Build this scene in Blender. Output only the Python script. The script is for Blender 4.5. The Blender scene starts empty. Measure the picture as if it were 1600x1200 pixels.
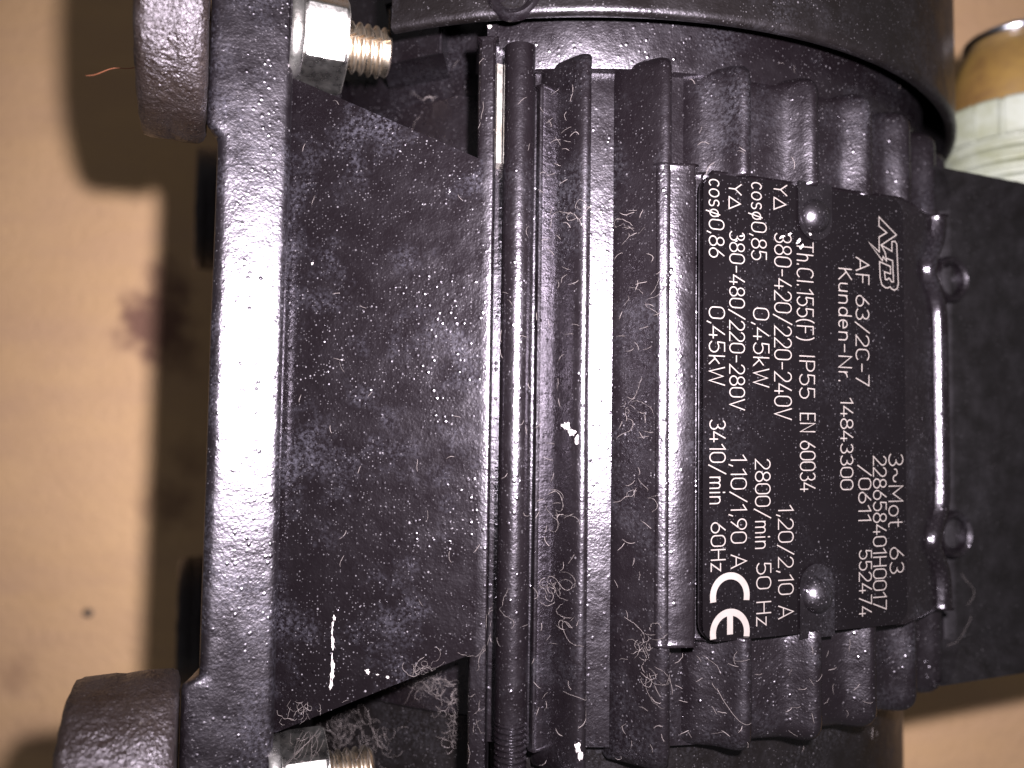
import bpy, bmesh, math, random
from mathutils import Vector, Matrix
from math import sin, cos, radians, pi, sqrt, atan2

# ------------------------------------------------------------------ camera, world, lamp, exposure
scene = bpy.context.scene
GROUND = 212.0                      # mm from the lens down to the cardboard
TILT, ROLL, FPX = radians(2.87), radians(0.82), 1200.0
cam_data = bpy.data.cameras.new('camera')
cam = bpy.data.objects.new('camera', cam_data)
scene.collection.objects.link(cam)
cam_data.sensor_width = 36.0
cam_data.lens = 27.0
cam_data.clip_start = 0.004
cam_data.clip_end = 20.0
cam_data.dof.use_dof = True
cam_data.dof.focus_distance = 0.0835
cam_data.dof.aperture_fstop = 14.0
CAM_M = Matrix.Translation((0, 0, GROUND * .001)) @ Matrix.Rotation(TILT, 4, 'X') @ Matrix.Rotation(ROLL, 4, 'Z')
cam.matrix_world = CAM_M
scene.camera = cam

world = bpy.data.worlds.new('World')
scene.world = world
world.use_nodes = True
bg = world.node_tree.nodes['Background']
bg.inputs[0].default_value = (1.0, 0.96, 0.95, 1)
bg.inputs[1].default_value = 0.15

# the phone's flash, about a centimetre up and to the right of the lens
fl = bpy.data.lights.new('phone_flash', 'AREA')
fl.shape = 'DISK'
fl.size = 0.0045
fl.energy = 0.80
fl.spread = radians(122)
fl.color = (1.0, 0.93, 0.995)
flash = bpy.data.objects.new('phone_flash', fl)
scene.collection.objects.link(flash)
flash.matrix_world = CAM_M @ Matrix.Translation((0.0108, 0.0105, 0.0))

vs = scene.view_settings
vs.view_transform = 'Standard'
vs.look = 'None'
vs.gamma = 1.0
vs.exposure = 0.0
vs.use_curve_mapping = False

# ------------------------------------------------------------------ coordinates (mm): X right, Y up the picture, h = depth below the lens
XA, HA, RF = 9.2, 144.6, 63.6       # motor axis and radius over the fins
CT, ST = cos(radians(22)), sin(radians(22))
YT, YB = 40.7, -35.1                # ends of the finned stator
ROOT = Vector((XA * .001, 0, 0))
rnd = random.Random(7)


def W(X, Y, h):
    return Vector((X, Y, GROUND - h)) * .001


def AB(a, b):
    """a = distance from the axis towards the feet, b = along the foot plate -> (X, h)"""
    return XA - CT * a + ST * b, HA - ST * a - CT * b


def POL(deg, r):
    t = radians(deg)
    return XA + r * sin(t), HA - r * cos(t)


def ray(px, py):
    d = Vector(((px - 800) / FPX, (600 - py) / FPX, -1.0))
    return (CAM_M.to_3x3() @ d)


def at_h(px, py, h):
    d = ray(px, py)
    k = -h / d.z
    return (d.x * k, d.y * k, h)


# ------------------------------------------------------------------ materials
def nodes(name):
    m = bpy.data.materials.new(name)
    m.use_nodes = True
    nt = m.node_tree
    return m, nt, nt.nodes['Principled BSDF']


def N(nt, kind, **kw):
    n = nt.nodes.new(kind)
    for k, v in kw.items():
        if k in n.inputs:
            n.inputs[k].default_value = v
        else:
            setattr(n, k, v)
    return n


def ramp(nt, src, p0, p1, c0=(0, 0, 0, 1), c1=(1, 1, 1, 1)):
    r = nt.nodes.new('ShaderNodeValToRGB')
    r.color_ramp.elements[0].position = p0
    r.color_ramp.elements[0].color = c0
    r.color_ramp.elements[1].position = p1
    r.color_ramp.elements[1].color = c1
    nt.links.new(src, r.inputs[0])
    return r.outputs[0]


def mix(nt, fac, a, b):
    m = nt.nodes.new('ShaderNodeMix')
    m.data_type = 'RGBA'
    for sock, v in ((m.inputs[0], fac), (m.inputs[6], a), (m.inputs[7], b)):
        if isinstance(v, (int, float)):
            sock.default_value = v
        elif isinstance(v, tuple):
            sock.default_value = v
        else:
            nt.links.new(v, sock)
    return m.outputs[2]


def math_n(nt, op, a, b):
    m = nt.nodes.new('ShaderNodeMath')
    m.operation = op
    for sock, v in ((m.inputs[0], a), (m.inputs[1], b)):
        if isinstance(v, (int, float)):
            sock.default_value = v
        else:
            nt.links.new(v, sock)
    return m.outputs[0]


def paint(name, base=(.0016, .0011, .0014, 1), rough=.28, bump=.13, scale=1500, dust=.6, specks=.4, spec=.48, smear=.3, fine=.6, glint=1.0,
          dust_col=(.030, .029, .034, 1), speck_col=(.20, .185, .20, 1)):
    m, nt, p = nodes(name)
    L = nt.links.new
    tc = N(nt, 'ShaderNodeTexCoord').outputs['Object']

    def noise(s, d=3.0, r=.6):
        n = N(nt, 'ShaderNodeTexNoise', Scale=s, Detail=d, Roughness=r)
        L(tc, n.inputs['Vector'])
        return n.outputs['Fac']

    def voro(s, feat='F1'):
        v = N(nt, 'ShaderNodeTexVoronoi', Scale=s, feature=feat)
        L(tc, v.inputs['Vector'])
        return v
    # dust film in patches
    patch = ramp(nt, noise(95, 4, .65), .50, .72)
    grain = ramp(nt, noise(2600, 2, .7), .42, .68)
    film = math_n(nt, 'MULTIPLY', patch, grain)
    film = math_n(nt, 'MULTIPLY', film, smear)
    col = mix(nt, film, base, dust_col)
    # single dust grains, thicker in some places than in others
    where = ramp(nt, noise(130, 4, .7), .38, .66, (.12, .12, .12, 1), (1, 1, 1, 1))
    for sc, rad, thr, k in ((900, .13, .80, 1.0), (1900, .20, .62, .8), (3300, .26, .5, .5)):
        v = voro(sc)
        dot = ramp(nt, v.outputs['Distance'], rad * .55, rad, (1, 1, 1, 1), (0, 0, 0, 1))
        sep = N(nt, 'ShaderNodeSeparateColor')
        L(v.outputs['Color'], sep.inputs[0])
        on = ramp(nt, sep.outputs[0], thr, 1.0)
        f = math_n(nt, 'MULTIPLY', dot, on)
        f = math_n(nt, 'MULTIPLY', f, specks * k)
        f = math_n(nt, 'MULTIPLY', f, where)
        col = mix(nt, f, col, speck_col)
    L(col, p.inputs['Base Color'])
    p.inputs['Specular IOR Level'].default_value = spec
    p.inputs['Specular Tint'].default_value = (.96, .89, 1.0, 1)
    rr = ramp(nt, noise(300, 3), .3, .75, (rough * .8,) * 3 + (1,), (min(1, rough * 1.3),) * 3 + (1,))
    L(rr, p.inputs['Roughness'])
    # orange peel
    h1 = noise(scale, 2.5, .55)
    v2 = voro(scale * .62, 'SMOOTH_F1').outputs['Distance']
    h3 = noise(scale * 2.9, 1.5, .5)
    hh = math_n(nt, 'ADD', h1, math_n(nt, 'MULTIPLY', v2, .55))
    hh = math_n(nt, 'ADD', hh, math_n(nt, 'MULTIPLY', h3, fine))
    b = N(nt, 'ShaderNodeBump', Strength=bump, Distance=.00035)
    L(hh, b.inputs['Height'])
    # grit under the paint: small domes, each with its own glint
    d1 = voro(1500)
    dome = ramp(nt, d1.outputs['Distance'], .0, .36, (1, 1, 1, 1), (0, 0, 0, 1))
    d1.inputs['Randomness'].default_value = 1.0
    sp = N(nt, 'ShaderNodeSeparateColor')
    L(d1.outputs['Color'], sp.inputs[0])
    dome = math_n(nt, 'MULTIPLY', dome, ramp(nt, sp.outputs[1], .35, .95))
    dome = math_n(nt, 'MULTIPLY', dome, where)
    b2 = N(nt, 'ShaderNodeBump', Strength=glint, Distance=.00011)
    L(dome, b2.inputs['Height'])
    L(b.outputs[0], b2.inputs['Normal'])
    L(b2.outputs[0], p.inputs['Normal'])
    return m


def metal(name, col, rough, bump=.15, scale=900, stain=None, metallic=1.0):
    m, nt, p = nodes(name)
    L = nt.links.new
    tc = N(nt, 'ShaderNodeTexCoord').outputs['Object']
    n = N(nt, 'ShaderNodeTexNoise', Scale=scale, Detail=4.0, Roughness=.65)
    L(tc, n.inputs['Vector'])
    n2 = N(nt, 'ShaderNodeTexNoise', Scale=scale * .25, Detail=4.0, Roughness=.7)
    L(tc, n2.inputs['Vector'])
    if stain:
        c = mix(nt, ramp(nt, n2.outputs['Fac'], .45, .7), col, stain)
        L(c, p.inputs['Base Color'])
    else:
        p.inputs['Base Color'].default_value = col
    p.inputs['Metallic'].default_value = metallic
    L(ramp(nt, n.outputs['Fac'], .3, .7, (rough * .75,) * 3 + (1,), (rough * 1.3,) * 3 + (1,)), p.inputs['Roughness'])
    b = N(nt, 'ShaderNodeBump', Strength=bump, Distance=.0002)
    L(n.outputs['Fac'], b.inputs['Height'])
    L(b.outputs[0], p.inputs['Normal'])
    return m


M_PAINT = paint('black_orange_peel_paint')
M_FOOT = paint('black_foot_paint', scale=1150, smear=.6, specks=.5, rough=.31, bump=.18, spec=.6, dust_col=(.040, .038, .047, 1))
M_GUSSET = paint('black_gusset_paint', scale=1250, smear=.6, specks=.6, rough=.235, bump=.14, spec=.36, dust_col=(.040, .038, .047, 1))
M_FIN = paint('black_fin_paint', scale=1700, specks=.4, smear=.35, bump=.15)
M_ROD = paint('black_rod_paint', rough=.25, scale=2200, bump=.12, specks=.35, smear=.2)
M_COVER = paint('black_cover_paint', rough=.38, scale=1200, bump=.2, specks=.45, smear=.3, base=(.0017, .0013, .0012, 1), spec=.3, glint=.5)
M_BOX = paint('black_box_plastic', rough=.5, scale=700, bump=.12, specks=.2, smear=.10, base=(.0014, .0012, .0011, 1), spec=.3, glint=.3)
M_RUBBER = paint('brown_black_rubber', base=(.0052, .0031, .0022, 1), rough=.40, bump=.6, scale=1900, specks=.5, smear=.35, glint=1.3,
                 dust_col=(.04, .03, .024, 1), speck_col=(.16, .14, .125, 1))
M_PLATE = paint('black_anodised_plate', base=(.0012, .0009, .0011, 1), rough=.18, bump=.05, scale=600, specks=.3, smear=.10, fine=.1, glint=.12)
M_RIVET = paint('black_cast_rivet', base=(.0013, .0010, .0012, 1), rough=.30, bump=.10, specks=.35, smear=.25, spec=.55)
M_ZINC = metal('zinc_plated_steel', (.58, .56, .54, 1), .28, .3, 700, (.26, .235, .21, 1))
M_THREAD = metal('yellowed_thread_steel', (.52, .45, .37, 1), .30, .2, 900, (.24, .18, .12, 1))
M_ALU = metal('bare_aluminium', (.55, .52, .48, 1), .45, .3, 900, (.35, .30, .24, 1))
M_CHROME = metal('bright_ring_steel', (.75, .77, .85, 1), .15, .05)
M_PRINT = metal('engraved_bare_metal', (.076, .066, .061, 1), .5, .05, metallic=0.0)
M_CHIP_GLARE = metal('bare_metal_chip_glare', (.26, .235, .23, 1), .5, .5, 1500, metallic=0.0)  # bare chips, and the glare painted as pale marks on the nameplate
M_WHITE = metal('greyed_white_nylon', (.155, .165, .14, 1), .38, .25, 300, (.085, .09, .05, 1), metallic=0.0)
M_AMBER = metal('yellowed_sealing_rubber', (.105, .064, .018, 1), .35, .1, 200, (.045, .022, .008, 1), metallic=0.0)
M_LINT = metal('pale_lint', (.075, .062, .060, 1), .8, 0, metallic=0.0)
M_CRUMB = metal('dark_crumb', (.02, .017, .015, 1), .7, .5, metallic=0.0)
M_THREADLET = metal('reddish_fibre', (.22, .07, .03, 1), .7, 0, metallic=0.0)


def cardboard():
    m, nt, p = nodes('stained_cardboard')
    L = nt.links.new
    tc = N(nt, 'ShaderNodeTexCoord').outputs['Object']

    def noise(s, d, r, sx=1.0, sy=1.0):
        mp = N(nt, 'ShaderNodeMapping')
        mp.inputs['Scale'].default_value = (sx, sy, 1)
        L(tc, mp.inputs['Vector'])
        n = N(nt, 'ShaderNodeTexNoise', Scale=s, Detail=d, Roughness=r)
        L(mp.outputs[0], n.inputs['Vector'])
        return n.outputs['Fac']
    c = mix(nt, ramp(nt, noise(14, 5, .6), .35, .7), (.43, .278, .150, 1), (.36, .226, .118, 1))
    c = mix(nt, math_n(nt, 'MULTIPLY', ramp(nt, noise(48, 5, .68, .35, 1.5), .42, .72), .75), c, (.34, .215, .135, 1))
    c = mix(nt, math_n(nt, 'MULTIPLY', ramp(nt, noise(900, 3, .7, .3, 1), .35, .75), .25), c, (.33, .215, .14, 1))
    # small grubby specks
    c = mix(nt, math_n(nt, 'MULTIPLY', ramp(nt, noise(115, 2, .5), .64, .80), .12), c, (.15, .085, .055, 1))
    # spilt-oil stains, each a blob with a ragged outline
    wob = math_n(nt, 'MULTIPLY', noise(160, 4, .65), .016)
    for (px, py, rad, k) in ((243, 508, .010, 1.0), (262, 440, .006, .8), (215, 470, .003, .5), (285, 560, .006, .5),
                             (262, 790, .0065, .6), (300, 720, .005, .5), (60, 1150, .004, .3), (24, 1050, .004, .4)):
        X, Y, h = at_h(px, py, GROUND)
        d = N(nt, 'ShaderNodeVectorMath', operation='DISTANCE')
        L(tc, d.inputs[0])
        d.inputs[1].default_value = (X * .001, Y * .001, 0)
        dd = math_n(nt, 'ADD', d.outputs['Value'], wob)
        f = ramp(nt, math_n(nt, 'MULTIPLY', dd, 40.0), (rad + .004) * 40, (rad + .0105) * 40, (k,) * 3 + (1,), (0, 0, 0, 1))
        c = mix(nt, f, c, (.13, .068, .048, 1))
    L(c, p.inputs['Base Color'])
    p.inputs['Roughness'].default_value = .8
    p.inputs['Specular IOR Level'].default_value = .2
    b = N(nt, 'ShaderNodeBump', Strength=.8, Distance=.0008)
    L(math_n(nt, 'ADD', noise(60, 4, .6, .3, 1.5), noise(500, 3, .6)), b.inputs['Height'])
    L(b.outputs[0], p.inputs['Normal'])
    return m


# ------------------------------------------------------------------ mesh helpers
def link(name, bm, mat, parent=None, angle=38, smooth=True, origin=None):
    o0 = ROOT if parent is not None else (origin or Vector((0, 0, 0)))
    for v in bm.verts:
        v.co -= o0
    bmesh.ops.recalc_face_normals(bm, faces=bm.faces[:])
    me = bpy.data.meshes.new(name)
    bm.to_mesh(me)
    bm.free()
    if smooth:
        me.polygons.foreach_set('use_smooth', [True] * len(me.polygons))
        me.set_sharp_from_angle(angle=radians(angle))
    me.materials.append(mat)
    o = bpy.data.objects.new(name, me)
    scene.collection.objects.link(o)
    if parent is not None:
        o.parent = parent
        # every part keeps the motor's own origin
    else:
        o.location = o0
    return o


def tag(o, label, cat, group=None, kind=None):
    if label:
        o['label'] = label
    if cat:
        o['category'] = cat
    if group:
        o['group'] = group
    if kind:
        o['kind'] = kind
    return o


def loft(bm, sections, closed=True, caps=True):
    rows = [[bm.verts.new(p) for p in s] for s in sections]
    n = len(rows[0])
    for A, B in zip(rows, rows[1:]):
        for i in range(n if closed else n - 1):
            j = (i + 1) % n
            bm.faces.new((A[i], A[j], B[j], B[i]))
    if caps:
        bm.faces.new(rows[0])
        bm.faces.new(rows[-1][::-1])
    return rows


def prism(bm, prof, y0, y1, ny=1):
    """prof: [(X, h)] cross-section, run along the motor's axis"""
    return loft(bm, [[W(x, y0 + (y1 - y0) * k / ny, h) for x, h in prof] for k in range(ny + 1)])


def bevel(bm, off, seg=3, min_angle=20):
    bm.normal_update()
    es = [e for e in bm.edges if len(e.link_faces) == 2 and e.calc_face_angle(0) > radians(min_angle)]
    bmesh.ops.bevel(bm, geom=es, offset=off * .001, segments=seg, affect='EDGES', profile=.5, clamp_overlap=True)


def lathe(bm, prof, origin, axis, ref, segs=48, a0=0.0, a1=2 * pi):
    """prof: [(along axis, radius)] mm; origin, axis, ref: world vectors"""
    axis = axis.normalized()
    ref = (ref - axis * ref.dot(axis)).normalized()
    oth = axis.cross(ref)
    full = abs(a1 - a0 - 2 * pi) < 1e-6
    n = segs if full else segs + 1
    rows = []
    for k in range(n):
        t = a0 + (a1 - a0) * k / segs
        rows.append([bm.verts.new(origin + axis * (z * .001) + (ref * cos(t) + oth * sin(t)) * (r * .001)) for z, r in prof])
    for k in range(n if full else n - 1):
        A, B = rows[k], rows[(k + 1) % n]
        for i in range(len(prof) - 1):
            bm.faces.new((A[i], A[i + 1], B[i + 1], B[i]))
    return rows


def cap_lathe(bm, rows, i, flip=False):
    f = [r[i] for r in rows]
    bm.faces.new(f[::-1] if flip else f)


def tube(bm, pts, rad, sides=4):
    """thin tube along world points"""
    rows = []
    for i, p in enumerate(pts):
        d = (pts[min(i + 1, len(pts) - 1)] - pts[max(i - 1, 0)])
        if d.length < 1e-9:
            d = Vector((1, 0, 0))
        d.normalize()
        u = d.cross(Vector((0, 0, 1)))
        if u.length < 1e-3:
            u = d.cross(Vector((0, 1, 0)))
        u.normalize()
        v = d.cross(u)
        r = rad * (.6 if i in (0, len(pts) - 1) else 1)
        rows.append([bm.verts.new(p + (u * cos(2 * pi * k / sides) + v * sin(2 * pi * k / sides)) * r) for k in range(sides)])
    for A, B in zip(rows, rows[1:]):
        for k in range(sides):
            j = (k + 1) % sides
            bm.faces.new((A[k], A[j], B[j], B[k]))


# ------------------------------------------------------------------ the surface under the motor
bm = bmesh.new()
g = [bm.verts.new((x, y, 0)) for x, y in ((-.45, -.4), (.45, -.4), (.45, .4), (-.45, .4))]
bm.faces.new(g)
board = link('cardboard_surface', bm, cardboard(), smooth=False)
tag(board, 'tan cardboard surface with brown stains under the motor', None, kind='structure')

# ------------------------------------------------------------------ the motor
motor = bpy.data.objects.new('electric_motor', None)
motor.location = ROOT
motor.empty_display_size = .02
scene.collection.objects.link(motor)
tag(motor, 'black painted finned electric motor lying on its side on the cardboard', 'motor')

# --- stator core: a round body, drawn in on the side of the feet to clear the nuts
def core_prof(rc, rfoot, n=120):
    out = []
    for k in range(n):
        d = -180 + 360 * k / n
        r = rfoot if -118 < d < -13 else rc
        out.append(POL(d, r))
    return out
bm = bmesh.new()
prism(bm, core_prof(59.3, 52.6, 240), YB, YT)
link('stator_body', bm, M_FIN, motor)
bm = bmesh.new()
prism(bm, core_prof(54.0, 50.5), YT + .02, 70)
link('rear_end_shield', bm, M_PAINT, motor)
bm = bmesh.new()
prism(bm, core_prof(57.0, 52.0), -62, YB - .02)
bevel(bm, .8, 2, 50)
link('front_end_shield', bm, M_COVER, motor)

# ring of the end shield that the fan cover slips over
bm = bmesh.new()
Yax = Vector((0, 1, 0))
O = W(XA, 0, HA)
UP, RT = Vector((0, 0, 1)), Vector((1, 0, 0))


def sector(bm, prof, d0, d1, segs):
    """revolve (Y, r) about the motor axis between two angles from the vertical"""
    rows = []
    for k in range(segs + 1):
        t = d0 + (d1 - d0) * k / segs
        rows.append([bm.verts.new(W(POL(t, r)[0], y, POL(t, r)[1])) for y, r in prof])
    n = len(prof)
    for A, B in zip(rows, rows[1:]):
        for i in range(n):
            j = (i + 1) % n
            bm.faces.new((A[i], A[j], B[j], B[i]))
    bm.faces.new(rows[0][::-1])
    bm.faces.new(rows[-1])
sector(bm, [(YT - 1.0, 54.5), (YT - 1.0, 60.35), (YT - .95, 60.45), (YT - .85, 60.5), (48, 60.5), (48, 54.5)], -12, 235, 110)
link('shield_ring', bm, M_PAINT, motor)

# --- fan cover with a rolled rim, cut away round the feet
bm = bmesh.new()
RC, YR = 65.0, 43.7
sector(bm, [(YR + .15, RC - 1.25), (YR - .05, RC - .85), (YR, RC - .25), (YR + .25, RC + .05), (YR + .8, RC + .1), (YR + 1.6, RC - .05), (78, RC - .1),
            (82, RC - 1.2), (84, RC - 4), (84, 20), (82.6, 20), (82.6, RC - 5), (80, RC - 1.6), (YR + 1, RC - 1.35)], -21, 240, 150)
cover = link('fan_cover', bm, M_COVER, motor, angle=45)
# pressed screw dimple near the cut-away
bm = bmesh.new()
dx, dh = POL(-8.5, RC - .3)
nrm = (W(*((POL(-8.5, 66)[0], 0, POL(-8.5, 66)[1]))) - W(*((POL(-8.5, 65)[0], 0, POL(-8.5, 65)[1])))).normalized()
px_ = at_h(716, -12, dh)
rows = lathe(bm, [(-.2, 3.1), (.45, 2.95), (.75, 2.6), (.65, 2.2), (.25, 1.8), (.2, .02)], W(dx, px_[1], dh), nrm, Yax, 40)
link('cover_screw', bm, M_PAINT, cover if False else motor)

# --- fins
TIP = [(-.45, 63.35), (0, RF), (.4, RF), (.72, 63.45), (.88, 63.05), (.95, 61.6), (1.05, 59.2), (1.15, 57.0)]
FINB = [(-8.3, 57.0), (-8.2, 59.5), (-4.4, 60.3), (-2.4, 60.95), (-1.7, 61.5), (-1.0, 62.6)] + TIP
FINM = [(-5.6, 57.0), (-5.2, 59.3), (-3.2, 60.5), (-2.0, 61.3), (-1.4, 61.9), (-.95, 62.65)] + TIP
FIN = [(-4.9, 57.0), (-4.6, 59.2), (-3.6, 60.1), (-2.4, 61.3), (-1.5, 62.3), (-.95, 62.9)] + TIP


def fin(deg, y0, y1, prof=FIN, rc0=2.4, rc1=2.4, mat=None):
    bm = bmesh.new()
    ys = []
    for k in range(6):
        ys.append((y0 + rc0 * (1 - cos(k * pi / 10)), rc0 * (1 - sin(k * pi / 10))))
    mid = [(y0 + rc0 + (y1 - y0 - rc0 - rc1) * k / 6, 0.0) for k in range(1, 6)]
    ys += mid
    for k in range(5, -1, -1):
        ys.append((y1 - rc1 * (1 - cos(k * pi / 10)), rc1 * (1 - sin(k * pi / 10))))
    top = max(r for s, r in prof)
    secs = []
    t = radians(deg)
    for y, drop in ys:
        wob = rnd.uniform(-.05, .05)
        sec = []
        for s, r in prof:
            k = (r - 57.0) / (top - 57.0)
            rr = r - drop * k
            ss = s + wob * k
            sec.append(W(XA + rr * sin(t) + ss * cos(t), y, HA - rr * cos(t) + ss * sin(t)))
        secs.append(sec)
    loft(bm, secs)
    return link('fin', bm, mat or M_FIN, motor, angle=50)

PY0, PY1 = at_h(1100, 1010, 82)[1], at_h(1060, 258, 82)[1]      # the nameplate pad's extent along the axis
fin(-1.7, YB - 2.4, YT - .2, FIN, 2.4, 1.6)
fin(6.3, YB - 1.5, YT)
for d in (14.7, 23.1, 31.4, 39.8, 48.6):
    pf = FINM if d < 20 else FINB
    fin(d, PY1 - .6, YT, pf, .4, 2.4)
    fin(d, YB, PY0 + .6, pf, 2.4, .4)
for d in (57.0, 65.4):
    fin(d, YB, YT)
for k in range(11):                   # the underside
    fin(148 + 8.4 * k, YB, YT)
# narrow land beside the tie rod
bm = bmesh.new()
prism(bm, [(-4.1, 82.5), (-2.3, 82.2), (-2.0, 91), (-4.6, 91)], -47, YT + 1.5, 12)
bevel(bm, .3, 3, 30)
link('fin', bm, M_FIN, motor)

# --- foot: slanting plate with bolts through it and a wide gusset to the stator
BT = 43.4                             # the plate's upper edge
bm = bmesh.new()
y_hi, y_lo = at_h(320, 212, 81)[1], at_h(300, 1056, 81)[1]
def swell(y):                         # the plate thickens at the two mounting ears
    k = lambda t: max(0.0, min(1.0, t)) ** 2 * (3 - 2 * max(0.0, min(1.0, t)))
    return 1.1 * k((y - y_hi) / 1.6) + 1.7 * k((y_lo - y) / 1.2)
secs = []
ys = sorted([-58, 52, -50, -20, -10, 0, 10, 20] + [y_hi + .2 * k for k in range(-1, 10)] + [y_lo - .15 * k for k in range(-1, 10)])
for y in ys:
    w = rnd.uniform(-.08, .08)
    e = 62 + swell(y) + w
    prof = [(54.3, BT - 1.1), (54.45, BT - .5), (54.75, BT - .14), (55.1, BT - .02), (55.5, BT), (60.4, BT), (e - 1.0, BT - .02), (e - .5, BT - .15), (e - .15, BT - .5), (e, BT - 1.0), (61.6, BT - 6), (59.5, -47), (54.8, -47)]
    secs.append([W(AB(a, b)[0], y, AB(a, b)[1]) for a, b in prof])
loft(bm, secs)
foot = link('foot_plate', bm, M_FOOT, motor, angle=40)

bm = bmesh.new()
def gh(x):                            # gusset surface: rises from the foot plate to the stator
    return 85.5 + (82.4 - 85.5) * (x + 25.3) / 21.3
def on_gusset(px, py):
    h = 84.0
    for _ in range(20):
        X, Y, h = at_h(px, py, h)
        h = gh(X)
    return X, Y, h
gl, gr = -26.6, -4.2
yA, yB = on_gusset(440, 126)[1], on_gusset(742, 258)[1]
yC, yD = on_gusset(742, 1012)[1], on_gusset(432, 1142)[1]
Xl = gl
ngx = 14
tops, bots = [], []
outline = [(Xl, yA), (gr, yB), (gr, yC), (Xl, yD)]
tv = [bm.verts.new(W(x, y, gh(x))) for x, y in outline]
bv = [bm.verts.new(W(x, y + (1.6 if k in (0, 1) else -1.6), 112 if x < -20 else 98)) for k, (x, y) in enumerate(outline)]
bm.faces.new(tv)
bm.faces.new(bv[::-1])
for k in range(4):
    j = (k + 1) % 4
    bm.faces.new((tv[k], tv[j], bv[j], bv[k]))
bevel(bm, .75, 4)
gusset = link('foot_gusset', bm, M_GUSSET, motor)
# lower gusset keeps the plate joined to the body
bm = bmesh.new()
prism(bm, [AB(55, 20), AB(45, 22), AB(45, -30), AB(55, -38)], -50, 48)
bevel(bm, .8, 2)
link('foot_web', bm, M_PAINT, motor)
# small rib in the pocket under the fan cover
bm = bmesh.new()
c0, c1 = at_h(600, 50, 92), at_h(690, 92, 92)
prism(bm, [(c0[0], 94.4), (c1[0], 91.0), (c1[0] + .3, 98), (c0[0] - .3, 100)], c1[1], c1[1] + 8)
bevel(bm, .35, 2)
link('pocket_rib', bm, M_PAINT, motor)

# --- nuts, washers and bolt ends
AX = Vector((CT, 0, -ST))             # along the bolts, away from the foot plate
BX = Vector((ST, 0, CT))


def bolt(py_nut, tilt, a_face=54.8, b=40.0, zinc=M_ZINC):
    X, h = AB(a_face, b)
    Y = at_h(500, py_nut, AB(50, b)[1])[1]
    base = W(X, Y, h)
    bm = bmesh.new()
    rows = lathe(bm, [(-.05, 3.4), (-.05, 5.9), (.2, 6.05), (1.1, 6.05), (1.3, 5.9), (1.3, 3.4)], base, AX, BX, 48)
    link('washer', bm, zinc, motor)
    bm = bmesh.new()
    ref = (BX * cos(tilt) + Vector((0, -1, 0)) * sin(tilt)).normalized()
    oth = AX.cross(ref)
    secs = []
    for z, kcap in ((1.35, .93), (1.75, 1.0), (5.95, 1.0), (6.35, .93)):
        s = []
        for k in range(6):
            for j in range(6):
                t0 = (k + .5) * pi / 3
                t = t0 + (j / 6) * pi / 3
                # hexagon point and the chamfer circle
                loc = (t % (pi / 3)) - pi / 6
                rhex = 5.0 / max(.5, cos(((t + pi / 6) % (pi / 3)) - pi / 6))
                r = min(rhex, 5.77 * kcap) if kcap < 1 else rhex
                s.append(base + AX * (z * .001) + (ref * cos(t) + oth * sin(t)) * (r * .001))
        secs.append(s)
    loft(bm, secs)
    bevel(bm, .12, 2, 25)
    nut = link('hex_nut', bm, zinc, motor, angle=28)
    bm = bmesh.new()
    prof = [(-7, .02), (-7, 2.6), (6.3, 2.55)]
    z = 6.3
    while z < 11.2:
        prof += [(z + .12, 2.5), (z + .42, 2.98), (z + .58, 2.98), (z + .88, 2.5)]
        z += 1.0
    prof += [(z + .25, 2.75), (z + .5, 2.45), (z + .5, .02)]
    # a true helix: each turn is advanced by the pitch
    segs = 40
    ref2 = BX
    oth2 = AX.cross(BX)
    rows = []
    for k in range(segs):
        t = 2 * pi * k / segs
        row = []
        for i, (zz, r) in enumerate(prof):
            zz2 = zz + (k / segs - .5 if 3 <= i < len(prof) - 3 else 0)
            row.append(bm.verts.new(base + AX * (zz2 * .001) + (ref2 * cos(t) + oth2 * sin(t)) * (r * .001)))
        rows.append(row)
    for k in range(segs):
        A, B = rows[k], rows[(k + 1) % segs]
        for i in range(len(prof) - 1):
            bm.faces.new((A[i], A[i + 1], B[i + 1], B[i]))
    link('bolt_thread', bm, M_THREAD, motor, angle=25)
bolt(68, radians(12))
bolt(1222, radians(-14))

# --- rubber mounts between the foot plate and the missing base frame
def mount(a0, a1, b, y, rad, name='rubber_mount'):
    """round rubber buffer, its axis in line with the bolt"""
    bm = bmesh.new()
    m = (a1 - a0)
    prof = [(0, .02), (0, rad - 1.0), (.25, rad - .35), (.8, rad), (m * .3, rad + .12), (m * .46, rad + .02), (m * .52, rad - .08), (m * .6, rad + .06),
            (m - 1.0, rad), (m - .35, rad - .25), (m - .05, rad - .8), (m, rad - 1.4), (m, .02)]
    X, h = AB(a0, b)
    rows = lathe(bm, prof, W(X, y, h), -AX, BX, 72)
    for v in bm.verts:
        v.co += Vector((rnd.uniform(-1, 1), rnd.uniform(-1, 1), rnd.uniform(-1, 1))) * .00009
    return link(name, bm, M_RUBBER, motor, angle=60)
yn0 = at_h(500, 68, AB(50, 40)[1])[1]
yn1 = at_h(500, 1222, AB(50, 40)[1])[1]
mount(63.2, 69.9, 40.0, yn0, 13.4)
mount(63.9, 74.2, 40.0, yn1, 13.6)
mount(60.0, 65.2, -40.0, yn0 - 1, 12.4)
mount(60.0, 65.8, -40.0, yn1, 12.4)

# --- tie rod lying in its channel
def rod_x(y):
    return .38
bm = bmesh.new()
prof = [(YT + .8, .02), (YT + .8, 1.75)]
prof += [(-31.5, 1.75)]
z = -31.5
while z > -52:
    prof += [(z - .1, 1.55), (z - .28, 1.74), (z - .36, 1.74), (z - .55, 1.55)]
    z -= .6
prof += [(z, 1.5), (z, .02)]
lathe(bm, prof, W(.38, 0, 83.4), Yax, UP, 40)
link('tie_rod', bm, M_ROD, motor, angle=25)
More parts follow.
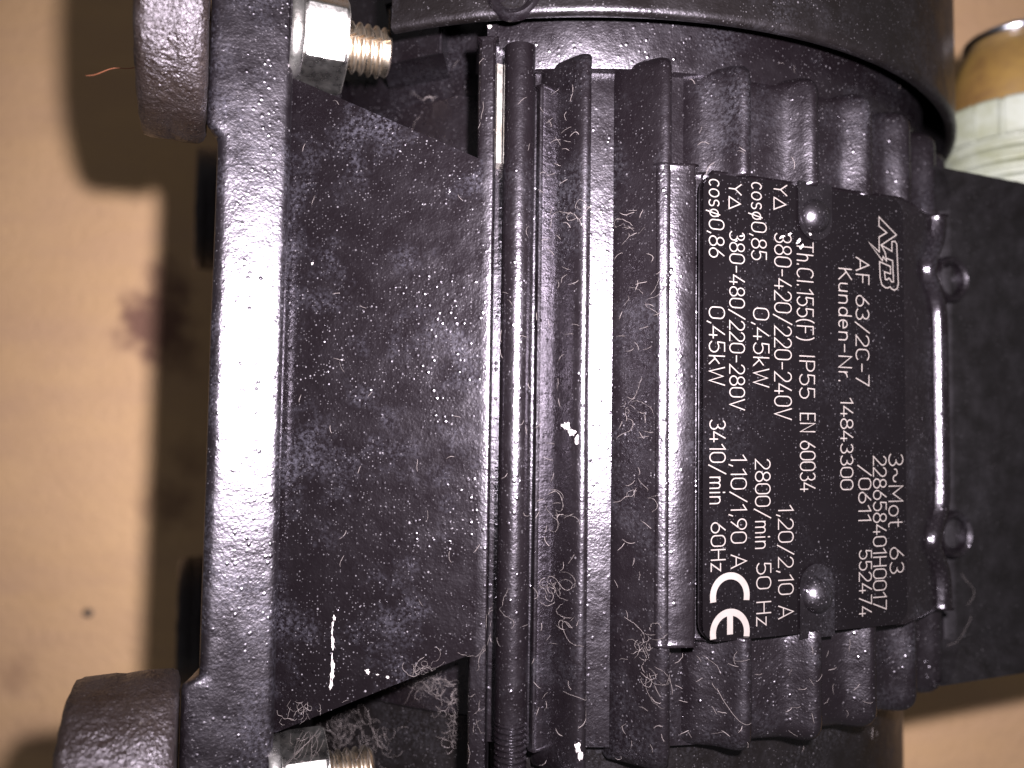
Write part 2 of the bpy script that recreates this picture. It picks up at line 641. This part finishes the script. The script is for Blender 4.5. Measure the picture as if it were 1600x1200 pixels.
# cast lip along the channel's other side and the bare strip at its foot
bm = bmesh.new()
prism(bm, [(-2.15, 84.2), (-1.35, 84.7), (-1.1, 90), (-2.15, 90)], at_h(770, 262, 86)[1], YT - .5)
link('bare_strip', bm, M_ALU, motor)
bm = bmesh.new()
prism(bm, [(2.5, 84.3), (2.9, 83.9), (3.4, 84.3), (4.4, 85.2), (4.6, 88), (2.3, 88)], YB, YT - 3)
bevel(bm, .25, 2, 30)
link('channel_lip', bm, M_FIN, motor)

# --- nameplate pad
PL0, PL1 = (20.55, 82.1), (46.75, 91.4)   # the plate's two long edges (X, h)
def plate_dir():
    dx, dh = PL1[0] - PL0[0], PL1[1] - PL0[1]
    l = sqrt(dx * dx + dh * dh)
    return dx / l, dh / l, l
pdx, pdh, PLW = plate_dir()
def edge_shift(y):
    s = 0.0
    for pyc, amp, wid in ((432, 2.7, 3.2), (838, 2.5, 2.9)):
        yc = at_h(1478, pyc, 103)[1]
        s += amp * math.exp(-((y - yc) / wid) ** 2)
    return s
bm = bmesh.new()
secs = []
for k in range(61):
    y = PY0 + (PY1 - PY0) * k / 60
    s = edge_shift(y)
    sec = [(15.0, 84), (15.3, 81.75), (15.7, 81.45), (19.3, 81.75), (19.55, 81.9), (19.7, 82.3), (19.75, 84.7), (21.05, 84.45), (21.2, 86), (21.9, 86), (22.0, 83.85),
           (46.9, 92.55), (54.6 - s, 100.0 - s * .95), (55.2 - s, 100.2 - s * .9), (55.7 - s, 99.75 - s * .9), (56.4 - s, 99.7 - s * .9), (57.1 - s, 100.2 - s * .9), (57.5 - s, 101.2 - s * .8), (57.6 - s, 103 - s * .5), (54, 110), (44, 104), (22, 92), (15, 92)]
    secs.append([W(x, y, h) for x, h in sec])
loft(bm, secs)
bevel(bm, .3, 2, 65)
pad = link('nameplate_pad', bm, M_FIN, motor, angle=50)

# --- nameplate, its lettering and its rivets.  plate frame: u along the text, v up the letters
def on_plate(px, py, lift=0.0):
    """pixel -> plate coordinates (u, v) in mm"""
    o = Vector((PL0[0], 0, GROUND - PL0[1]))
    dv = Vector((pdx, 0, -pdh))
    n = Vector((pdh, 0, pdx))
    d = ray(px, py)
    c = Vector((0, 0, GROUND))
    k = (o - c).dot(n) / d.dot(n)
    q = c + d * k
    return -q.y, (q - o).dot(dv)


def PLW3(u, v, w=0.0):
    """plate coordinates -> world"""
    return Vector((PL0[0] + pdx * v + pdh * w, -u, GROUND - PL0[1] - pdh * v + pdx * w)) * .001

u0 = on_plate(1100, 270)[0]
u1 = on_plate(1100, 1003)[0]
RIV = []
bm = bmesh.new()
uc0, vc0 = on_plate(1269, 338)
uc1, vc1 = on_plate(1278, 930)
vn = (vc0 + vc1) / 2
hw = 2.35
pts = []
def corner(cu, cv, r, a0, a1, n=6):
    return [(cu + r * cos(radians(a0 + (a1 - a0) * k / n)), cv + r * sin(radians(a0 + (a1 - a0) * k / n))) for k in range(n + 1)]
r = 1.8
d0 = on_plate(1269, 372)[0]
d1 = on_plate(1278, 884)[0]
pts += corner(u0 + r, r, r, 180, 270)
pts += corner(u1 - r, r, r, 270, 360)
# notch at the far end
pts += [(u1, vn - hw)] + corner(d1 + hw, vn, hw, 270, 90, 12) + [(u1, vn + hw)]
pts += corner(u1 - r, PLW - r, r, 0, 90)
pts += corner(u0 + r, PLW - r, r, 90, 180)
pts += [(u0, vn + hw)] + corner(d0 - hw, vn, hw, 90, -90, 12) + [(u0, vn - hw)]
T = [bm.verts.new(PLW3(u, v, 0)) for u, v in pts]
Bv = [bm.verts.new(PLW3(u, v, -.9)) for u, v in pts]
bm.faces.new(T)
bm.faces.new(Bv[::-1])
for k in range(len(T)):
    j = (k + 1) % len(T)
    bm.faces.new((T[k], T[j], Bv[j], Bv[k]))
bevel(bm, .12, 2, 60)
plate = link('nameplate', bm, M_PLATE, motor, angle=35)
plate['label'] = 'black rectangular rating plate with pale engraved lettering'
# cast rivet heads with their tongues in the notches
PN = Vector((pdh, 0, pdx))
for (uc, ue) in ((uc0, u0), (uc1, u1)):
    bm = bmesh.new()
    lathe(bm, [(-1.2, 2.05), (.2, 2.0), (.55, 1.88), (.95, 1.55), (1.3, 1.05), (1.48, .5), (1.52, .02)], PLW3(uc, vn, 0), PN, Yax, 36)
    link('rivet', bm, M_RIVET, plate)
    bm = bmesh.new()
    sgn = 1 if ue > uc else -1
    pp = [(ue + sgn * .35, vn - 2.1), (ue + sgn * .35, vn + 2.1)]
    dd = (d1 if sgn > 0 else d0)
    pp += corner(dd + sgn * 2.1, vn, 2.1, 90, 90 + 180 * sgn, 12)
    t_ = [bm.verts.new(PLW3(u, v, .22)) for u, v in pp]
    b_ = [bm.verts.new(PLW3(u, v, -2.2)) for u, v in pp]
    bm.faces.new(t_)
    bm.faces.new(b_[::-1])
    for k in range(len(t_)):
        j = (k + 1) % len(t_)
        bm.faces.new((t_[k], t_[j], b_[j], b_[k]))
    bevel(bm, .28, 3, 60)
    link('rivet_tongue', bm, M_RIVET, plate)

# single-stroke engraving alphabet: glyph -> (width, strokes) on a cap height of 1
def A_(cx, cy, rx, ry, a0, a1, n=10):
    return [(cx + rx * cos(radians(a0 + (a1 - a0) * k / n)), cy + ry * sin(radians(a0 + (a1 - a0) * k / n))) for k in range(n + 1)]
G = {
    '0': (.58, [A_(.29, .72, .29, .28, 0, 180) + A_(.29, .28, .29, .28, 180, 360) + [(.58, .72)]]),
    '1': (.34, [[(.0, .78), (.28, 1), (.28, 0)]]),
    '2': (.56, [A_(.28, .73, .28, .27, 165, -35) + [(.0, 0), (.56, 0)]]),
    '3': (.56, [A_(.27, .75, .25, .25, 150, -80) + A_(.27, .26, .29, .26, 85, -150)]),
    '4': (.60, [[(.38, 1), (0, .26), (.6, .26)], [(.44, .5), (.44, 0)]]),
    '5': (.56, [[(.5, 1), (.06, 1), (.03, .56)] + A_(.27, .31, .29, .31, 130, -150)]),
    '6': (.56, [[(.42, 1), (.06, .46)] + A_(.28, .29, .28, .29, 150, 510, 18)]),
    '7': (.56, [[(0, 1), (.56, 1), (.18, 0)]]),
    '8': (.58, [A_(.29, .76, .24, .24, -90, 270, 18), A_(.29, .26, .29, .26, 90, 450, 18)]),
    '9': (.56, [[(.14, 0), (.5, .54)] + A_(.28, .71, .28, .29, -30, 330, 18)]),
    ',': (.12, [[(.1, .1), (.02, -.14)]]),
    '.': (.12, [[(.04, .0), (.04, .09)]]),
    '/': (.55, [[(0, -.08), (.55, 1.04)]]),
    '-': (.46, [[(.04, .45), (.42, .45)]]),
    '~': (.62, [A_(.16, .45, .15, .14, 200, 20, 8) + A_(.46, .45, .15, .14, 200, 380, 8)]),
    '(': (.24, [A_(.42, .5, .4, .68, 125, 235)]),
    ')': (.24, [A_(-.18, .5, .4, .68, 55, -55)]),
    ' ': (.32, []),
    'A': (.72, [[(0, 0), (.36, 1), (.72, 0)], [(.12, .33), (.60, .33)]]),
    'C': (.62, [A_(.33, .70, .3, .30, 35, 180) + A_(.33, .30, .3, .30, 180, 325)]),
    'E': (.54, [[(.54, 1), (.04, 1), (.04, 0), (.54, 0)], [(.04, .52), (.46, .52)]]),
    'F': (.54, [[(.54, 1), (.04, 1), (.04, 0)], [(.04, .52), (.46, .52)]]),
    'H': (.64, [[(.04, 1), (.04, 0)], [(.6, 1), (.6, 0)], [(.04, .52), (.6, .52)]]),
    'I': (.14, [[(.07, 1), (.07, 0)]]),
    'K': (.62, [[(.04, 1), (.04, 0)], [(.58, 1), (.04, .42)], [(.2, .58), (.62, 0)]]),
    'M': (.80, [[(.04, 0), (.04, 1), (.4, .3), (.76, 1), (.76, 0)]]),
    'N': (.66, [[(.04, 0), (.04, 1), (.62, 0), (.62, 1)]]),
    'P': (.58, [[(.04, 0), (.04, 1), (.3, 1)] + A_(.3, .73, .26, .27, 90, -90) + [(.04, .46)]]),
    'T': (.62, [[(0, 1), (.62, 1)], [(.31, 1), (.31, 0)]]),
    'V': (.66, [[(0, 1), (.33, 0), (.66, 1)]]),
    'W': (.92, [[(0, 1), (.22, 0), (.46, .9), (.7, 0), (.92, 1)]]),
    'Y': (.66, [[(0, 1), (.33, .5), (.66, 1)], [(.33, .5), (.33, 0)]]),
    'D': (.84, [[(.04, 0), (.42, .92), (.8, 0), (.04, 0)]]),          # the delta sign
    'p': (.50, [A_(.25, .33, .22, .28, 60, 395, 16) + [(.42, .62)], [(.34, .72), (.14, -.2)]]),   # phi
    'c': (.44, [A_(.24, .33, .22, .33, 45, 315, 12)]),
    'o': (.50, [A_(.25, .33, .24, .33, 0, 360, 16)]),
    's': (.42, [A_(.21, .49, .18, .17, 30, 250, 8) + A_(.21, .16, .19, .17, 80, -150, 8)]),
    'k': (.46, [[(.04, 1), (.04, 0)], [(.42, .64), (.04, .26)], [(.16, .38), (.46, 0)]]),
    'm': (.74, [[(.04, .66), (.04, 0)], [(.04, .45)] + A_(.21, .48, .16, .18, 170, 0, 8) + [(.37, 0)], [(.37, .45)] + A_(.54, .48, .16, .18, 170, 0, 8) + [(.7, 0)]]),
    'i': (.12, [[(.06, .64), (.06, 0)], [(.06, .86), (.06, .97)]]),
    'n': (.48, [[(.04, .66), (.04, 0)], [(.04, .42)] + A_(.24, .44, .2, .22, 170, 0, 8) + [(.44, 0)]]),
    'h': (.48, [[(.04, 1), (.04, 0)], [(.04, .42)] + A_(.24, .44, .2, .22, 170, 0, 8) + [(.44, 0)]]),
    'l': (.12, [[(.06, 1), (.06, 0)]]),
    'z': (.42, [[(0, .66), (.4, .66), (.0, 0), (.42, 0)]]),
    't': (.34, [[(.14, .95), (.14, .12), (.22, 0), (.34, 0)], [(0, .66), (.34, .66)]]),
    'u': (.48, [[(.04, .66), (.04, .22)] + A_(.24, .22, .2, .22, 180, 350, 8), [(.44, .66), (.44, 0)]]),
    'd': (.50, [[(.46, 1), (.46, 0)], A_(.25, .33, .21, .33, 0, 360, 16)]),
    'e': (.48, [[(.03, .34), (.45, .34)] + A_(.24, .33, .21, .33, 2, 310, 14)]),
    'r': (.30, [[(.04, .66), (.04, 0)], [(.04, .4), (.14, .6), (.3, .66)]]),
}
LIFT = [0.02]


def ribbon(bm, pts, wid, closed=False):
    """flat engraved stroke on the plate; pts in plate (u, v)"""
    LIFT[0] += .00022
    w = LIFT[0]
    n = len(pts)
    L, R = [], []
    q = [Vector(p) for p in pts]
    for i in range(n):
        if closed:
            a, b = q[i - 1], q[(i + 1) % n]
        else:
            a, b = q[max(i - 1, 0)], q[min(i + 1, n - 1)]
        d1_ = (q[i] - a)
        d2_ = (b - q[i])
        if d1_.length < 1e-7:
            d1_ = d2_
        if d2_.length < 1e-7:
            d2_ = d1_
        d1_ = d1_.normalized()
        d2_ = d2_.normalized()
        t = d1_ + d2_
        t = t.normalized() if t.length > 1e-6 else d1_
        nn = Vector((-t.y, t.x))
        c = max(.45, nn.dot(Vector((-d1_.y, d1_.x))))
        o = nn * (wid / 2 / c)
        e = Vector((0, 0))
        if not closed and i == 0:
            e = -d2_ * wid * .35
        if not closed and i == n - 1:
            e = d1_ * wid * .35
        L.append(bm.verts.new(PLW3(*(q[i] + o + e), w)))
        R.append(bm.verts.new(PLW3(*(q[i] - o + e), w)))
    for i in range(n if closed else n - 1):
        j = (i + 1) % n
        bm.faces.new((L[i], R[i], R[j], L[j]))


def lettering(text, x0, x1, y0, y1, track=.16):
    """x0/x1: foot and cap line, y0/y1: start and end of the writing, where they stand on the plate"""
    ym = (y0 + y1) / 2
    ua, va = on_plate(x0, y0)
    ub, vb = on_plate(x0, y1)
    vt = on_plate(x1, ym)[1]
    hgt = vt - (va + vb) / 2
    tot = sum(G[c][0] for c in text) + track * (len(text) - 1)
    k = (ub - ua) / tot
    bm = bmesh.new()
    x = 0.0
    for c in text:
        w, strokes = G[c]
        for s in strokes:
            P = []
            for gx, gy in s:
                u = ua + (x + gx) * k
                f = (u - ua) / (ub - ua)
                P.append((u, va + (vb - va) * f + gy * hgt))
            ribbon(bm, P, .13)
        x += w + track
    o = link('lettering', bm, M_PRINT, plate, smooth=False)
    return o

for a in (('cosp0,86', 1108, 1131, 279, 401), ('0,45kW', 1108, 1132, 479, 601), ('3410/min', 1109, 1133, 656, 788), ('60Hz', 1111, 1133, 817, 893),
          ('YD', 1139, 1158, 286, 327), ('380-480/220-280V', 1140, 1163, 361, 640), ('1,10/1,90 A', 1142, 1166, 711, 888),
          ('cosp0,85', 1174, 1197, 284, 405), ('0,45kW', 1177, 1201, 481, 604), ('2800/min', 1180, 1203, 718, 858), ('50 Hz', 1182, 1204, 880, 978),
          ('YD', 1209, 1229, 287, 328), ('380-420/220-240V', 1210, 1236, 364, 655), ('1,20/2,10 A', 1216, 1239, 790, 967),
          ('Th.Cl.155(F)', 1245, 1270, 377, 531), ('IP55', 1249, 1272, 554, 622), ('EN 60034', 1250, 1273, 645, 768),
          ('Kunden-Nr.', 1310, 1330, 418, 597), ('14843300', 1313, 1332, 622, 765),
          ('AF 63/2C-7', 1337, 1357, 402, 602), ('/0611', 1341, 1360, 727, 815), ('552474', 1342, 1361, 860, 963),
          ('228658401H0017', 1364, 1384, 713, 953), ('3~Mot', 1388, 1410, 709, 823), ('63', 1390, 1411, 856, 896)):
    lettering(*a)


# the maker's outlined monogram with its lightning flash
LOGO = [(210, 85), (460, 345), (240, 490), (395, 580), (395, 440), (440, 437), (465, 475), (488, 1050), (470, 1120), (430, 1140), (395, 1125), (370, 1090),
        (340, 1107), (300, 1105), (250, 1060), (225, 960), (218, 730), (375, 800), (375, 905), (288, 875), (300, 985), (325, 990), (350, 968), (368, 978),
        (388, 1020), (418, 1020), (405, 715), (312, 680), (318, 722), (268, 655), (258, 715), (62, 450), (213, 588), (210, 375), (320, 312), (208, 215)]
def lp(pts):
    return [(1350 + x / 9.23, 330 + y / 9.23) for x, y in pts]
bm = bmesh.new()
ribbon(bm, [on_plate(x, y) for x, y in lp(LOGO)], .13, True)
ribbon(bm, [on_plate(x, y) for x, y in lp([(240, 490), (300, 600), (312, 680)])], .13)
link('maker_emblem', bm, M_PRINT, plate, smooth=False)
# CE mark
def ce(polys):
    bm = bmesh.new()
    for P in polys:
        ribbon(bm, P, .74)
    return link('conformity_mark', bm, M_PRINT, plate, smooth=False)
cu, cv = on_plate(1140, 931)
eu, ev = on_plate(1140, 988)
rr = (on_plate(1171, 931)[1] - on_plate(1109, 931)[1]) / 2 - .37
def carc(cu, cv):
    return [(cu - rr * cos(radians(t)), cv + rr * sin(radians(t))) for t in range(-98, 99, 7)]
mark = ce([carc(cu, cv), carc(eu, ev), [(eu - rr + .2, ev), (eu - .05, ev)]])

# --- terminal box on the far side, with its gland
def CB(c, b):
    return AB(-c, b)
bm = bmesh.new()
ybt = at_h(1580, 292, 110)[1]
ybb = at_h(1500, 1048, 108)[1]
prism(bm, [CB(31.5, 53.6), CB(96, 53.6), CB(96, -28), CB(31.5, -28)], ybb, ybt)
bevel(bm, 4.0, 6)
box = link('terminal_box', bm, M_BOX, motor)
bm = bmesh.new()
prism(bm, [CB(84, 54.6), CB(97, 54.6), CB(97, -27.5), CB(84, -27.5)], ybb - 1, ybt + 1)
bevel(bm, 2.0, 4)
link('box_lid', bm, M_BOX, box)
# open screw pockets at the collar
BN = Vector((ST, 0, CT))
for pyc in (438, 834):
    X, Y, h = at_h(1492, pyc, 107)
    Xb, hb = CB(34.5, 53.6)
    bm = bmesh.new()
    lathe(bm, [(-6, 3.5), (.8, 3.3), (1.3, 3.0), (1.35, 2.7), (1.0, 2.3), (-3, 2.0), (-3, .02)], W(Xb, at_h(1492, pyc, hb)[1], hb), BN, Yax, 36)
    link('screw_pocket', bm, M_FIN, box)

gX, gh_ = CB(68, 41.0)
gO = W(gX, 0, gh_)
bm = bmesh.new()
yg = ybt
prof = [(yg - 1, .02), (yg - 1, 11.8)]
for k in range(5):
    y = yg + 1.0 + k * 2.35
    prof += [(y, 11.7), (y + .5, 12.75), (y + 1.3, 12.75), (y + 1.8, 11.7)]
ynut = at_h(1500, 206, gh_ - 10)[1]
prof += [(ynut, 11.7), (ynut, .02)]
lathe(bm, prof, gO, Yax, UP, 64)
gland = link('cable_gland', bm, M_WHITE, box, angle=30)
# ribbed clamping nut
bm = bmesh.new()
secs = []
n = 18
for (y, k) in ((ynut + .02, .97), (ynut + .5, 1.0), (ynut + 5.8, 1.0), (ynut + 6.3, .96)):
    s = []
    for i in range(n):
        for (f, rr_) in ((.0, 12.9), (.40, 12.9), (.80, 12.9), (.84, 12.2), (.96, 12.2)):
            t = 2 * pi * (i + f) / n
            s.append(gO + Vector((rr_ * k * sin(t), y, rr_ * k * cos(t))) * .001)
    secs.append(s)
loft(bm, secs)
link('gland_nut', bm, M_WHITE, gland, angle=20)
bm = bmesh.new()
yd = ynut + 6.3
lathe(bm, [(yd, .02), (yd, 10.3), (yd + 3, 10.3), (yd + 6, 9.9), (yd + 9, 9.0), (yd + 12, 7.6), (yd + 14, 6.4), (yd + 14.2, .02)], gO, Yax, UP, 48)
link('gland_seal', bm, M_AMBER, gland)
bm = bmesh.new()
prof = [(yd + 13.6 + .8 * sin(t), 7.2 + .8 * cos(t)) for t in [2 * pi * k / 12 for k in range(13)]]
lathe(bm, prof, gO, Yax, UP, 48)
link('gland_ring', bm, M_CHROME, gland)
bm = bmesh.new()
lathe(bm, [(yd + 13, .02), (yd + 13, 4.6), (yd + 15.2, 4.6), (yd + 15.6, 4.0), (yd + 15.6, .02)], gO, Yax, UP, 32)
link('cable_end', bm, M_BOX, gland)
# blanking plug on the box's other end
bm = bmesh.new()
pX, ph = CB(56, 44)
lathe(bm, [(ybb + .5, .02), (ybb + .5, 8.2), (ybb - 1.6, 8.0), (ybb - 2.2, 7.2), (ybb - 2.2, .02)], W(pX, 0, ph), Yax, UP, 40)
link('blanking_plug', bm, M_BOX, box)

# ------------------------------------------------------------------ bare-metal chips in the paint, and painted glare on the nameplate
bpy.context.view_layer.update()
dg = bpy.context.evaluated_depsgraph_get()


def hit(px, py):
    d = ray(px, py).normalized()
    ok, loc, nor, idx, ob, mw = scene.ray_cast(dg, Vector((0, 0, GROUND * .001)), d)
    return (loc, nor, ob) if ok else (None, None, None)


def drop(x, y, z0):
    ok, loc, nor, idx, ob, mw = scene.ray_cast(dg, Vector((x, y, z0 + .004)), Vector((0, 0, -1)))
    return loc if ok else None


def chip_glare_mark(px, py, rx, ry, rot=0.0, n=15):
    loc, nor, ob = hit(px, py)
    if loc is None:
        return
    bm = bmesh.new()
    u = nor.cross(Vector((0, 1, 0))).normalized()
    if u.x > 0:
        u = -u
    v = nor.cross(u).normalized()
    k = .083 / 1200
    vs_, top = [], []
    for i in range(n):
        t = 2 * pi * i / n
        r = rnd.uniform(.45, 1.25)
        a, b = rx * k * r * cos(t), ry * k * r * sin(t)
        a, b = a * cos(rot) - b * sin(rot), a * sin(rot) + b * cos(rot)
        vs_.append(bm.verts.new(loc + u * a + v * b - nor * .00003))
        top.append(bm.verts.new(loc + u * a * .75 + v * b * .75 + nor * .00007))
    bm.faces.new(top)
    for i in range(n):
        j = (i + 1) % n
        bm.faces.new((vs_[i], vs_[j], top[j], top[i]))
    link('paint_chip_glare', bm, M_CHIP_GLARE, motor)
for a in ((522, 966, 2.5, 5), (520, 975, 2, 7), (519, 986, 1.5, 6), (520, 1000, 3.5, 8), (520, 1010, 3, 6), (519, 1026, 1.2, 8), (520, 1043, 3.5, 9), (519, 1054, 4, 10), (517, 1070, 3.5, 9), (519, 1036, 2, 6),
          (574, 1049, 4, 5, .6), (606, 1058, 4, 2.5), (590, 1054, 3, 1.2),
          (884, 666, 10, 7), (894, 676, 8, 7), (901, 688, 4, 10), (903, 1168, 6, 9), (906, 1182, 4, 8), (488, 412, 2.5, 2.5), (765, 41, 4, 4),
          (1222, 370, 7, 2.5, .5), (1234, 366, 5, 2, .3), (1248, 376, 8, 3, .8), (1252, 386, 6, 2.5, 1.0), (1266, 366, 3, 2), (1160, 368, 6, 1.5, .4), (1150, 376, 3, 1.5)):  # nameplate scratches, pale to paint in the flash glare by the upper rivet
    chip_glare_mark(*a)

# ------------------------------------------------------------------ lint caught in the grooves and on the flanks
bm = bmesh.new()
rl = random.Random(11)


def fibre(px, py, length, curl, rad, lift=.00012):
    loc, nor, ob = hit(px, py)
    if loc is None or ob is None or ob.name.startswith('cardboard'):
        return
    n = max(5, int(length / .00022))
    x, y, z = loc
    th = rl.uniform(0, 2 * pi)
    dth = rl.gauss(0, curl)
    pts = []
    zz = z
    for i in range(n):
        q = drop(x, y, zz)
        if q is None or abs(q.z - zz) > .0025:
            break
        zz = q.z
        arch = sin(pi * i / (n - 1)) * lift * rl.uniform(.7, 2.5)
        pts.append(Vector((x, y, zz + rad + .00002 + arch)))
        dth = dth * .85 + rl.gauss(0, curl * .55)
        th += dth
        x += .00022 * cos(th)
        y += .00022 * sin(th)
    if len(pts) >= 4:
        tube(bm, pts, rad, 3)


def scatter(n, x0, y0, x1, y1, lmin, lmax, curl=.2, r0=.000012, r1=.000024):
    for _ in range(n):
        fibre(rl.uniform(x0, x1), rl.uniform(y0, y1), rl.uniform(lmin, lmax), curl, rl.uniform(r0, r1))


def tuft(px, py, n, spread):
    for _ in range(n):
        fibre(rl.gauss(px, spread), rl.gauss(py, spread), rl.uniform(.0008, .0038), .34, rl.uniform(.000009, .000017), .0004)
scatter(60, 838, 120, 896, 1190, .0005, .0016)
scatter(50, 962, 300, 1026, 1190, .0005, .0016)
scatter(24, 1030, 1010, 1170, 1190, .0005, .002)
scatter(20, 1180, 1000, 1400, 1170, .0005, .0018)
scatter(22, 455, 150, 740, 1000, .0006, .002)
scatter(14, 640, 30, 760, 200, .0008, .003)
scatter(22, 770, 100, 832, 1100, .0006, .002)
scatter(12, 1060, 90, 1420, 260, .0006, .0022)
for (x, y, n, s) in ((660, 1055, 50, 11), (480, 1135, 50, 16), (525, 1145, 40, 16), (705, 1090, 46, 14), (590, 1160, 30, 14), (560, 1120, 24, 14), (715, 1120, 30, 14), (720, 1150, 16, 12),
                     (862, 915, 14, 10), (885, 970, 9, 9), (868, 800, 5, 9), (985, 640, 7, 9), (1010, 1000, 9, 10), (1012, 1052, 6, 8),
                     (990, 350, 5, 10), (768, 950, 10, 9), (765, 1000, 9, 8), (900, 330, 6, 8), (1005, 780, 5, 10), (995, 465, 5, 9)):
    tuft(x, y, n, s)
for (x, y) in ((1050, 1085), (1120, 1075), (880, 1080), (1275, 1065), (1510, 945), (1480, 1010)):
    fibre(x, y, .006, .12, .00002)
lint = link('lint', bm, M_LINT, None, smooth=False)
tag(lint, 'pale curled lint fibres caught on the black motor casing', 'lint', kind='stuff')


# ------------------------------------------------------------------ crumbs on the cardboard, a loose fibre
def crumb(px, py, size, label, stretch=1.4):
    X, Y, h = at_h(px, py, GROUND)
    c = W(X, Y, h)
    bm = bmesh.new()
    bmesh.ops.create_icosphere(bm, subdivisions=2, radius=size)
    for v in bm.verts:
        v.co.x *= stretch
        v.co.z *= .6
        v.co *= rnd.uniform(.8, 1.15)
    zmin = min(v.co.z for v in bm.verts)
    for v in bm.verts:
        v.co.z -= zmin
        v.co += c
    o = link('crumb', bm, M_CRUMB, None, origin=c)
    tag(o, label, 'crumb')
crumb(139, 957, .0011, 'black dirt crumb on the tan cardboard beside the motor foot')

bm = bmesh.new()
P = []
end = at_h(222, 102, 82)
for k in range(15):
    f = k / 14
    P.append(W(*at_h(222 - 88 * f, 101 + 16 * f + 2.5 * sin(f * 9), 82 + 9 * f)))
tube(bm, P, .00006, 5)
fb = link('loose_fibre', bm, M_THREADLET, None, origin=P[0].copy())
tag(fb, 'thin reddish brown fibre sticking out of the small rubber mount', 'fibre')
